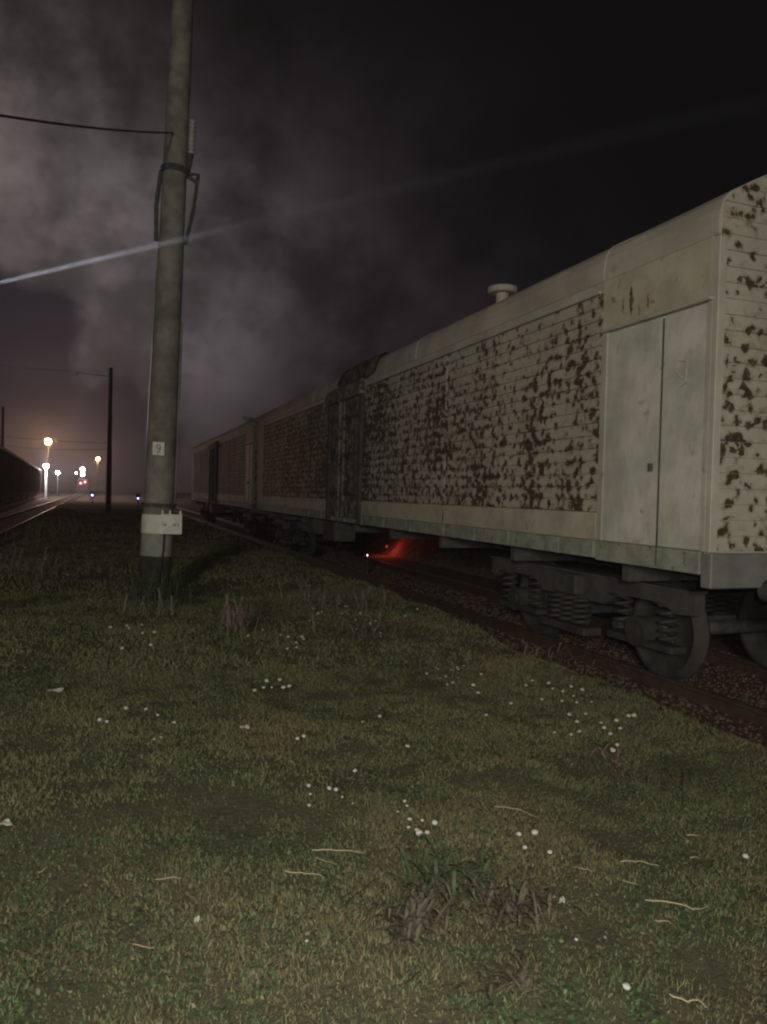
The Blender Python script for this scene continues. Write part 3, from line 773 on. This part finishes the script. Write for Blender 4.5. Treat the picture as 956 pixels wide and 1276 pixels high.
#mC = mast(104, 616, 500, 150, 'small distant mast beyond the rail yard lamps', .2)
def wire(a, b, sag, r, label, group='overhead wires'):
    q = [a.lerp(b, k/14)-UZ*(sag*4*(k/14)*(1-k/14)) for k in range(15)]
    bm = B(); tube(bm, q, r, 5); tag(obj('overhead_wire', bm, 'cable'), label, 'wire', group)
wire(on_y(133, 552, 56), on_y(-40, 538, 62), .15, .013, 'upper cross wire between the dark mast and the left edge')
wire(on_y(133, 560, 56), on_y(-40, 549, 62), .25, .011, 'lower cross wire between the dark mast and the left edge')
wire(on_y(135, 462, 56), on_y(-60, 445, 60), .3, .010, 'thin top wire from the head of the dark mast to the left')

# ------------------------------------------------------------------ row of dark wagons on the left
def dark_wagon():
    t = thing('freight_wagon', '', 'railway wagon', (0, 0, 0), 0, 'dark freight wagons on the left')
    bm = B(); z0, z1, ln = 1.15, 4.75, 13.2
    extrude_y(bm, [(-1.5, z0), (1.5, z0), (1.5, z1-.35), (1.3, z1-.05), (.6, z1+.12), (-.6, z1+.12), (-1.3, z1-.05), (-1.5, z1-.35)], (0, ln)); obj('body', bm, 'darkwagon', t)
    bm = B()
    for k in range(9): box(bm, 1.5, 1.56, .1+k*1.6, .2+k*1.6, z0, z1-.4); box(bm, -1.56, -1.5, .1+k*1.6, .2+k*1.6, z0, z1-.4)
    obj('side_ribs', bm, 'darkwagon', t)
    bm = B(); box(bm, -1.2, 1.2, .1, ln-.1, .85, 1.15); obj('underframe', bm, 'darkwagon', t)
    for yb in (2.0, ln-2.0):
        for sy in (-.92, .92):
            bm = B()
            for sx in (-.76, .76): tube(bm, [(sx-.06, yb+sy, .475), (sx+.06, yb+sy, .475)], .475, 22)
            tube(bm, [(-.9, yb+sy, .475), (.9, yb+sy, .475)], .07, 8); obj('wheelset', bm, 'darkwagon', t)
        for sx in (-1, 1):
            bm = B(); box(bm, sx*1.0-.08, sx*1.0+.08, yb-1.25, yb+1.25, .45, .75, .03); obj('side_frame', bm, 'darkwagon', t)
    return t
dw = dark_wagon(); split(dw, {'side_ribs'}); nm = ['nearest at the left edge', 'second', 'third', 'fourth', 'fifth', 'sixth', 'far end one', 'last']
names_ = ['dark freight wagon nearest the camera at the left edge', 'second dark freight wagon of the left row', 'third dark freight wagon in the left row', 'fourth dark freight wagon in the left row',
          'fifth dark freight wagon in the left row', 'sixth dark freight wagon in the left row', 'last dark freight wagon of the left row beside the white floodlight']
dirv = Vector((-math.sin(R(2.5)), math.cos(R(2.5)), 0))
for k in range(7):
    t = dw if k == 0 else copy_tree(dw)
    t.location = Vector((-7.4, 32, 0))+dirv*(11+k*14.0); t.rotation_euler = (0, 0, R(2.5)); t['label'] = names_[k]

# ------------------------------------------------------------------ far lamps and signals
def lamp_post(px, py, dist, r, m, color, energy, label, name='street_lamp', cat='lamp', post=True, group='distant yard lamps', pw=.1, pm='house', ground_py=None):
    p = on_y(px, py, dist); z0 = -.25
    t = thing(name, label, cat, (p.x, p.y, z0), 0, group); h = p.z-z0
    if post:
        bm = B(); tube(bm, [(0, .3, 0), (0, .3, h*.97), (0, .15, h+.25), (0, 0, h+r*1.1)], [pw, pw*.6, pw*.5, pw*.5], 8); obj('post', bm, pm, t)
        bm = B(); tube(bm, [(0, .0, h+r*.75), (0, 0, h+r*1.2)], [r*1.15, r*.4], 14); obj('lamp_head', bm, 'house', t)
    bm = B(); sph(bm, (0, 0, h), r, n=14); b = obj('bulb', bm, m, t, True); b.visible_shadow = True
    if energy: lamp(name+'_light', 'POINT', (p.x, p.y-r-.3, p.z-.0), energy, color, r)
    return t
lamp_post(60, 550, 150, .55, 'orange', (1, .48, .20), 10000, 'tall orange sodium lamp on a dark post, highest of the far lamps')
lamp_post(122, 572, 190, .38, 'orange', (1, .48, .20), 4500, 'small orange lamp close to the left of the dark mast')
lamp_post(57.5, 581, 140, .38, 'whitel', (.95, .93, 1), 3500, 'white floodlight on a pale post under the orange lamp', pm='sheet', pw=.22)
lamp_post(72, 589, 175, .34, 'whitel', (1, .93, .95), 1800, 'white lamp just right of the pale floodlight post')
lamp_post(95, 589.5, 200, .17, 'whitel', (1, .9, .95), 0, 'faint tiny white lamp left of the bright pair', post=True)
def loco(px, py, dist):
    p = on_y(px, py, dist)
    t = thing('locomotive', 'distant dark locomotive with two bright headlights and red tail lamps', 'locomotive', (p.x, p.y, 0))
    bm = B(); extrude_y(bm, [(-1.5, .9), (1.5, .9), (1.5, 3.6), (1.1, 4.2), (-1.1, 4.2), (-1.5, 3.6)], (0, 16)); obj('body', bm, 'darkwagon', t)
    bm = B(); box(bm, -1.55, 1.55, -.15, .0, .55, .9); obj('buffer_beam', bm, 'darkwagon', t)
    bm = B()
    for s in (-.6, .6): box(bm, s-.4, s+.4, -.012, 0, 2.6, 3.3)
    obj('windscreen', bm, 'black', t)
    for px2, py2, r, m in ((103, 585, .62, 'whitel'), (103, 591.5, .50, 'whitel'), (100.5, 602, .24, 'redl'), (106, 600.5, .24, 'redl')):
        q = on_y(px2, py2, dist-.3)-Vector((p.x, p.y, 0)); bm = B(); tube(bm, [(q.x, q.y-.1, q.z), (q.x, q.y+.3, q.z)], r*.8, 18); obj('headlight' if m == 'whitel' else 'tail_lamp', bm, m, t)
    lamp('headlight_beam', 'POINT', (p.x, p.y-7, 6.5), 3500, (1, .93, .97), .5)
loco(103, 600, 230)
def dwarf(px, py, dist, label, m='bluelens', r=.13, name='ground_signal', h=.75):
    p = on_y(px, py, dist); p.z = gz(p.x, p.y); t = thing(name, label, 'signal', p, 0, 'ground signals')
    bm = B(); tube(bm, [(0, 0, -.1), (0, 0, h-.2)], .05, 8); obj('post', bm, 'house', t)
    bm = B(); box(bm, -.16, .16, .0, .2, h-.22, h+.38, .02); obj('signal_head', bm, 'black', t)
    bm = B(); tube(bm, [(0, 0, h), (0, -.03, h)], r, 16); obj('lens', bm, m, t)
    return p
dwarf(115, 618, 85, 'blue ground signal left of the dark mast', r=.07, h=.95)
dwarf(172, 620, 70, 'blue ground signal just left of the concrete pole', r=.05, h=.85)

# low earth bank added beyond the wagons' track to catch the red glow
bm = B(); n = 60; rows = []
for i in range(n+1):
    y = 2+i*1.2; row = []
    for x, z in ((8.5, -.2), (8.9, .25), (9.3, .75), (9.9, 1.15), (10.8, 1.25), (12.5, 1.0), (14, -.3)):
        row.append(bm.verts.new((x+.25*noise.noise((0, y*.5, z*2)), y, z+(.25*noise.noise((x, y*.6, 3)) if z > 0 else 0))))
    rows.append(row)
for a, b in zip(rows, rows[1:]):
    for k in range(6): bm.faces.new((a[k], a[k+1], b[k+1], b[k]))
struct(obj('glow_catch_bank', bm, mat('glow_bank_earth', (.13, .10, .08), .95, var=.5, nscale=5, bump=.8, bscale=12), None, True))
# searchlight on a post beyond the left edge, its beam crossing the smoky air
def at_depth(px, py, dz):
    v = CAMR @ Vector(((px-CX)/FPX, -(py-CY)/FPX, -1)); return EYE+v*dz
sl = at_depth(-60, 366.1, 8.0); sa = at_depth(430, 250, 14.0)
t = thing('searchlight', 'searchlight on a thin post left of the concrete pole', 'searchlight', (sl.x, sl.y, gz(sl.x, sl.y)))
hh = sl.z-gz(sl.x, sl.y); sd_ = (sa-sl).normalized()
bm = B(); tube(bm, [(0, 0, 0), (0, 0, hh-.2)], .05, 10); obj('post', bm, 'house', t)
bm = B(); tube(bm, [Vector((0, 0, hh))-sd_*.35, Vector((0, 0, hh))-sd_*.28, Vector((0, 0, hh))-sd_*.05], [.05, .12, .13], 16); obj('lamp_head', bm, 'house', t)
lamp('searchlight_beam', 'SPOT', sl, 900000, (.78, .84, 1), .022, aim=sa, spot_size=R(1.8), spot_blend=1.0)
# red lamp glowing under the near wagon, on its far side
pr_ = on_x(482, 681, 8.62)
t = thing('ground_signal', 'red glowing lamp low behind the near wagon between its bogies', 'signal', (pr_.x, pr_.y, -.15), 0, 'ground signals')
hz = pr_.z+.15
bm = B(); tube(bm, [(0, .0, -.1), (0, 0, hz-.15)], .04, 8); obj('post', bm, 'house', t)
bm = B(); tube(bm, [(0, 0, hz-.15), (0, 0, hz-.06)], .06, 12); tube(bm, [(0, 0, hz+.055), (0, 0, hz+.09)], [.06, .03], 12); obj('signal_head', bm, 'black', t)
bm = B(); sph(bm, (0, 0, hz), .04, n=12); obj('lens', bm, 'redlens', t, True)
lamp('red_signal_light', 'POINT', (pr_.x-.30, pr_.y-.75, pr_.z+.10), 11, (1, .09, .035), .06)
pw_ = on_x(458, 692, 5.9); t = thing('lantern', 'tiny white lantern standing on the sleepers left of the red glow', 'lantern', (pw_.x, pw_.y, -.16))
hz = pw_.z+.16
bm = B(); tube(bm, [(0, 0, 0), (0, 0, .03), (0, 0, hz-.01)], [.05, .05, .014], 10); obj('lantern_base', bm, 'black', t)
bm = B(); sph(bm, (0, 0, hz), .013, n=10); obj('bulb', bm, 'smallw', t, True)

# ------------------------------------------------------------------ flowers, straws, weeds, litter
bm = B(); rr = random.Random(2)
bmesh.ops.create_icosphere(bm, subdivisions=2, radius=.011)
for v in bm.verts: v.co = v.co*(1+.22*noise.noise(v.co*260))*1.0; v.co.z = v.co.z*.75+.042
head_me = obj('flower_head', bm, 'petal'); 
bm = B(); tube(bm, [(0, 0, 0), (.002, .001, .02), (0, 0, .04)], .0016, 5); stem_me = obj('stem', bm, 'stem')
hm, sm = head_me.data, stem_me.data
bpy.data.objects.remove(head_me); bpy.data.objects.remove(stem_me)
def flower(px, py, s, label, group):
    p = on_ground(px, py); t = thing('clover_flower', label, 'flower', p, random.random()*6, group)
    dist = (p-EYE).length; k = s*max(1, .25+dist/4.2)
    t.scale = (k, k, min(k, 1.6)*random.uniform(.75, 1.1)); t.rotation_euler = (random.uniform(-.3, .3), random.uniform(-.3, .3), random.random()*6)
    for n_, m_ in (('flower_head', hm), ('stem', sm)):
        o = bpy.data.objects.new(n_, m_); col.objects.link(o); o.parent = t
FL = [
 ('white clover flower in the loose cluster lower centre of the grass', [(507,1007,.8),(510,1030,1.1),(510,1038,.8),(524,1030,.8),(539,1038,1.25),(519,1043,1.1),(521,1051,1.5),(532,1050,1.2),(505,1010,.7),(495,1017,.6)]),
 ('white clover flower in the small cluster left of the lower centre one', [(384,989,1),(387,997,.8),(385,1012,.8),(406,993,1.1),(416,993,1),(425,1000,.6),(440,1006,.5)]),
 ('pale clover flower in the cluster right of the lower centre', [(645,1053,1.2),(670,1055,1.5),(654,1064,1),(685,1071,1.1)]),
 ('white clover flower in the wide drift near the grass edge below the bogie', [(662,853,.8),(655,860,.7),(686,859,1),(690,865,.8),(710,862,1),(704,868,.8),(724,866,1),(674,878,.8),(717,881,.8),(710,897,1),(719,909,1),(729,895,.8),(724,919,1),(691,919,.8),(748,907,.9),(753,916,1),(760,921,1),(769,909,1.1),(774,914,1),(781,900,1.1),(791,902,1.2),(767,936,1),(760,944,1.3),(766,944,1.2),(716,873,.7),(737,880,.6),(700,880,.7),(712,921,.8)]),
 ('white clover flower in the thin scatter left of the wide drift', [(588,864,1.2),(595,871,1),(607,897,.8),(638,883,.8),(600,845,.7),(570,838,.7),(545,838,.7),(532,846,.7),(556,858,.6)]),
 ('white clover flower in the upright tuft in the middle of the grass', [(357,800,.8),(374,800,.9),(367,807,1),(379,802,.8),(360,814,.9),(350,797,.6),(371,812,.7)]),
 ('white clover flower in the short row below the upright tuft', [(350,855,1.2),(355,864,1.2),(363,864,1.2),(332,859,1.1),(329,864,1),(319,868,1),(340,862,.6)]),
 ('lone small white flower in the centre of the grass', [(506,939,1.2),(473,901,.9),(443,969,1),(376,927,1.0),(369,930,1.0),(384,1179,.7),(452,905,.6)]),
 ('white flower in the dark patch left below the concrete pole', [(193,796,1.1),(186,812,1),(177,797,.8),(154,815,.9),(156,787,.8),(176,784,.8),(160,790,.7),(140,790,.8)]),
 ('white flower in the scatter on the left side of the grass', [(125,907,1),(135,907,.9),(156,893,1),(197,898,.7),(217,908,1),(184,890,.8),(201,923,.6),(192,925,.6)]),
 ('pale round flower head at the lower right', [(926,1082,1.3),(777,1243,1.4),(718,1181,.7)]),
]
for lab, pts in FL:
    for (px, py, s) in pts: flower(px, py, s*.82, lab, 'white flowers in the grass')
rr = random.Random(11)
for (cx, cy, w, h, n_, lab) in ((430, 765, 55, 22, 22, 'tiny pale flower in the dim drift below the wagons'), (465, 785, 30, 14, 8, 'tiny pale flower in the dim drift below the wagons'), (555, 842, 30, 18, 8, 'white clover flower in the thin scatter left of the wide drift'), (300, 785, 22, 12, 6, 'tiny white flower beside the dry pinkish weed')):
    for k in range(n_): flower(cx+rr.gauss(0, w/2), cy+rr.gauss(0, h/2), rr.uniform(.30, .6), lab, 'white flowers in the grass')

def stalk(pts, r, m, label, name='dry_stalk', cat='straw', lift=.035, group='dry stalks lying on the grass'):
    q = [on_ground(*p) for p in pts]; o0 = q[0].copy(); out = []
    for i, (a, b) in enumerate(zip(q, q[1:])):
        for k in range(4):
            p = a.lerp(b, k/4); p.z = gz(p.x, p.y)+lift+.004*math.sin(k+i*2+pts[0][0]); p.x += .002*math.sin(3*k+pts[0][1]); out.append(p-o0)
    e = q[-1].copy(); e.z += lift*.85; out.append(e-o0)
    bm = B(); tube(bm, out, r, 6, r2=r*.4); o = obj(name, bm, m, None, True); o.location = o0; tag(o, label, cat, group)
ST = [([(388,1069),(420,1071),(455,1072)], .0032, 'long bright straw stalk left of the dark weed'), ([(392,1080),(420,1087)], .002, 'short faint straw just under the long bright stalk'),
      ([(355,1097),(380,1099),(404,1104)], .0028, 'straw stalk lower left of the long bright stalk'), ([(193,1106),(225,1105)], .0028, 'short pale straw alone on the left of the grass'),
      ([(165,1191),(192,1193)], .0024, 'short pale straw at the lower left'), ([(48,1097),(60,1091)], .0025, 'tiny straw near the left edge'),
      ([(615,1013),(645,1018),(672,1027)], .0026, 'thin slanting straw above the pale clover cluster'), ([(773,1085),(797,1085),(822,1089)], .0026, 'thin level straw at the right of the grass'),
      ([(720,1091),(738,1096)], .0026, 'short straw right of the pale clover cluster'), ([(803,1132),(845,1139),(868,1145),(881,1141)], .003, 'long bent straw at the lower right'),
      ([(815,1158),(838,1162)], .0026, 'short straw just below the long bent one'), ([(833,1253),(856,1263),(870,1263),(881,1269)], .003, 'curved straw at the bottom right corner'),
      ([(775,1109),(795,1112)], .002, 'faint straw between the level one and the bent one'), ([(860,1079),(870,1080)], .003, 'tiny pale straw below the forked twig')]
for pts, r, lab in ST: stalk(pts, r, 'straw', lab)
stalk([(842,1050),(857,1063)], .003, 'straw', 'pale forked twig at the right, its lower prong', lift=.05)
stalk([(857,1063),(853,1048)], .003, 'straw', 'pale forked twig at the right, its upright prong', lift=.05)
stalk([(856,1055),(875,1053)], .003, 'straw', 'pale forked twig at the right, its level prong', lift=.05)
for pts, lab in (([(425,1142),(450,1122),(474,1103)], 'dark slanting twig left of the dark weed'), ([(502,1245),(524,1223)], 'short dark twig at the bottom centre'),
                 ([(138,1158),(155,1163),(170,1172)], 'dark bent twig at the lower left'), ([(195,1062),(215,1070)], 'small dark twig on the left of the grass'), ([(415,1050),(437,1055)], 'short dark twig above the long bright straw'),
                 ([(55,1168),(90,1162),(125,1150)], 'faint long twig near the lower left edge')):
    stalk(pts, .0035, 'twig', lab, 'twig', 'twig', group='dark twigs on the grass')

def weed(px, py, n, ln, m, label, wide=.018, up=.6, seed=0, name='weed', spread=.03):
    if m in ('dock', 'dockg'): n, wide, spread = int(n*2.6), wide*.55, spread*1.3
    p = on_ground(px, py); r = random.Random(seed); bm = B()
    for k in range(n):
        a = r.random()*6.283; l = ln*r.uniform(.5, 1.1); e = up*r.uniform(.3, 1.4); c = Vector((r.gauss(0, spread), r.gauss(0, spread), 0))
        d = Vector((math.cos(a), math.sin(a), 0)); s = Vector((-d.y, d.x, 0)); prev = None; w0 = wide*r.uniform(.6, 1.3); tw = r.uniform(-.6, .6)
        for i in range(6):
            t_ = i/5; pos = c+d*(l*t_)+UZ*(l*e*math.sin(t_*2.2)*.8); ww = w0*math.sin(math.pi*min(.96, .12+t_*.85))+.001
            sd_ = (s+UZ*tw*(t_-.3)).normalized()
            cur = (bm.verts.new(pos-sd_*ww), bm.verts.new(pos+UZ*(-ww*.35)), bm.verts.new(pos+sd_*ww))
            if prev:
                bm.faces.new((prev[0], prev[1], cur[1], cur[0])); bm.faces.new((prev[1], prev[2], cur[2], cur[1]))
            prev = cur
    o = obj(name, bm, m); o.location = p; tag(o, label, 'weed', 'weeds in the grass')
    if spread >= .25: struct(o, 'stuff')
    return o
weed(512, 1165, 26, .13, 'dock', 'dark reddish dock weed at the bottom centre, largest of the dark weeds', .012, .9, 1)
weed(548, 1105, 24, .14, 'dockg', 'dark leafy weed behind the reddish one, below the clover cluster', .012, .8, 2, spread=.06)
weed(590, 1120, 18, .13, 'dock', 'dark weed with low brown leaves between the two dock weeds', .009, .6, 3, spread=.06)
weed(640, 1150, 26, .12, 'dock', 'brown red dock weed right of the bottom centre', .010, 1.0, 4, spread=.05)
weed(632, 1228, 18, .10, 'dock', 'rusty low weed near the bottom edge', .010, .5, 5, spread=.05)
weed(560, 1150, 14, .11, 'dock', 'small dark weed right beside the largest dock weed', .009, .7, 15, spread=.05)
weed(292, 790, 60, .30, 'pink', 'dry pinkish weed below and right of the concrete pole', .009, 1.4, 6, spread=.10)
weed(455, 792, 60, .30, 'pink', 'dull pink dry weed in the dim drift below the wagons', .008, .8, 7, spread=.25)
weed(420, 755, 90, .34, 'palew', 'pale wiry weed close to the track below the red glow', .006, 1.0, 8, spread=.40)
weed(70, 672, 110, .5, 'palew', 'pale bushy weed on the bank edge left of the concrete pole', .012, 1.5, 9, spread=.8)
weed(176, 752, 34, .30, 'dockg', 'tall dull grass tuft left of the pole foot', .008, 1.8, 31, spread=.12)
weed(214, 756, 34, .32, 'dockg', 'tall dull grass tuft right of the pole foot', .008, 1.8, 32, spread=.12)
weed(195, 766, 30, .24, 'palew', 'dry wiry tuft in front of the pole foot', .006, 1.6, 33, spread=.16)
weed(38, 712, 60, .35, 'palew', 'dim pale weed lower on the bank edge at the left', .010, 1.2, 10, spread=.4)
weed(120, 752, 26, .22, 'litter', 'pale flattened dry weed on the left side of the grass', .009, .35, 12, spread=.14)
weed(300, 690, 60, .40, 'palew', 'dim wiry weed between the concrete pole and the track', .008, 1.0, 13, spread=.5)
weed(655, 818, 50, .16, 'pink', 'brown wiry weed at the litter strip beside the track', .006, .9, 14, spread=.3)
weed(545, 840, 40, .16, 'pink', 'faint brownish weed at the thin scatter of flowers', .005, .9, 16, spread=.25)
weed(760, 948, 26, .12, 'pink', 'small rusty weed under the wide drift of flowers', .006, .7, 17, spread=.08)
weed(845, 985, 24, .12, 'dock', 'small reddish weed at the right of the grass', .008, .7, 18, spread=.08)
def leaf(px, py, s, label, name='litter', cat='litter', rz=0):
    p = on_ground(px, py); bm = B(); top, bot = [], []
    for k in range(10):
        a = 2*math.pi*k/10; rad = s*(1+.25*math.sin(3*a+px)); c = (rad*math.cos(a)*1.5, rad*math.sin(a)*.7)
        top.append(bm.verts.new((c[0], c[1], .03+.012*math.sin(a*2)))); bot.append(bm.verts.new((c[0]*.97, c[1]*.97, .027+.012*math.sin(a*2))))
    bm.faces.new(top); bm.faces.new(bot[::-1])
    for k in range(10): bm.faces.new((top[k], top[(k+1) % 10], bot[(k+1) % 10], bot[k]))
    o = obj(name, bm, 'litter'); o.location = p; o.rotation_euler = (0, 0, rz); tag(o, label, cat, 'pale litter on the grass')
leaf(69, 865, .038, 'pale scrap of litter on the left of the grass'); leaf(305, 911, .022, 'small pale scrap left of the centre of the grass')
leaf(4, 1034, .025, 'pale scrap of litter at the left edge', rz=.4); leaf(245, 1156, .006, 'tiny pale fleck at the lower centre left')
leaf(700, 1131, .008, 'dull pale fleck right of the brown red dock weed')

# ------------------------------------------------------------------ haze
m = bpy.data.materials.new('night_haze'); m.use_nodes = True; t = m.node_tree; t.nodes.clear()
v = t.nodes.new('ShaderNodeVolumePrincipled'); v.inputs['Color'].default_value = (.9, .88, .88, 1); v.inputs['Density'].default_value = .0009; v.inputs['Anisotropy'].default_value = .6
t.links.new(v.outputs[0], t.nodes.new('ShaderNodeOutputMaterial').inputs['Volume'])
bm = B(); box(bm, -410, 410, -310, 610, -1.6, 60); hz_ = obj('haze', bm, m); struct(hz_, 'stuff'); tag(hz_, 'thin smoky night haze over the yard', 'haze')

# smoke volume added round the beam's left part, so it fades towards the wagons
m = bpy.data.materials.new('beam_fade_smoke'); m.use_nodes = True; t = m.node_tree; t.nodes.clear(); g = NT(t)
oc = g.n('ShaderNodeTexCoord').outputs['Object']
dd = g.vmath('LENGTH', oc, None, out=1)
fall = g.step(g.math('SUBTRACT', 1.0, dd), 0.0, .75)
den = g.math('MULTIPLY', g.math('MULTIPLY', fall, g.math('ADD', .55, g.math('MULTIPLY', g.noise(oc, 3, 2, .5), .9))), .0075)
v = t.nodes.new('ShaderNodeVolumePrincipled'); v.inputs['Color'].default_value = (.9, .88, .9, 1); v.inputs['Anisotropy'].default_value = .4
t.links.new(den, v.inputs['Density'])
t.links.new(v.outputs[0], t.nodes.new('ShaderNodeOutputMaterial').inputs['Volume'])
bm = B(); sph(bm, (0, 0, 0), 1.0, n=24); sm_ = obj('smoke', bm, m); struct(sm_, 'stuff')
sm_.location = at_depth(-40, 361, 8.6); sm_.scale = (7.6, 9.0, 2.2)
tag(sm_, 'thin drift of smoke added so the beam fades out, left of and around the concrete pole', 'smoke')
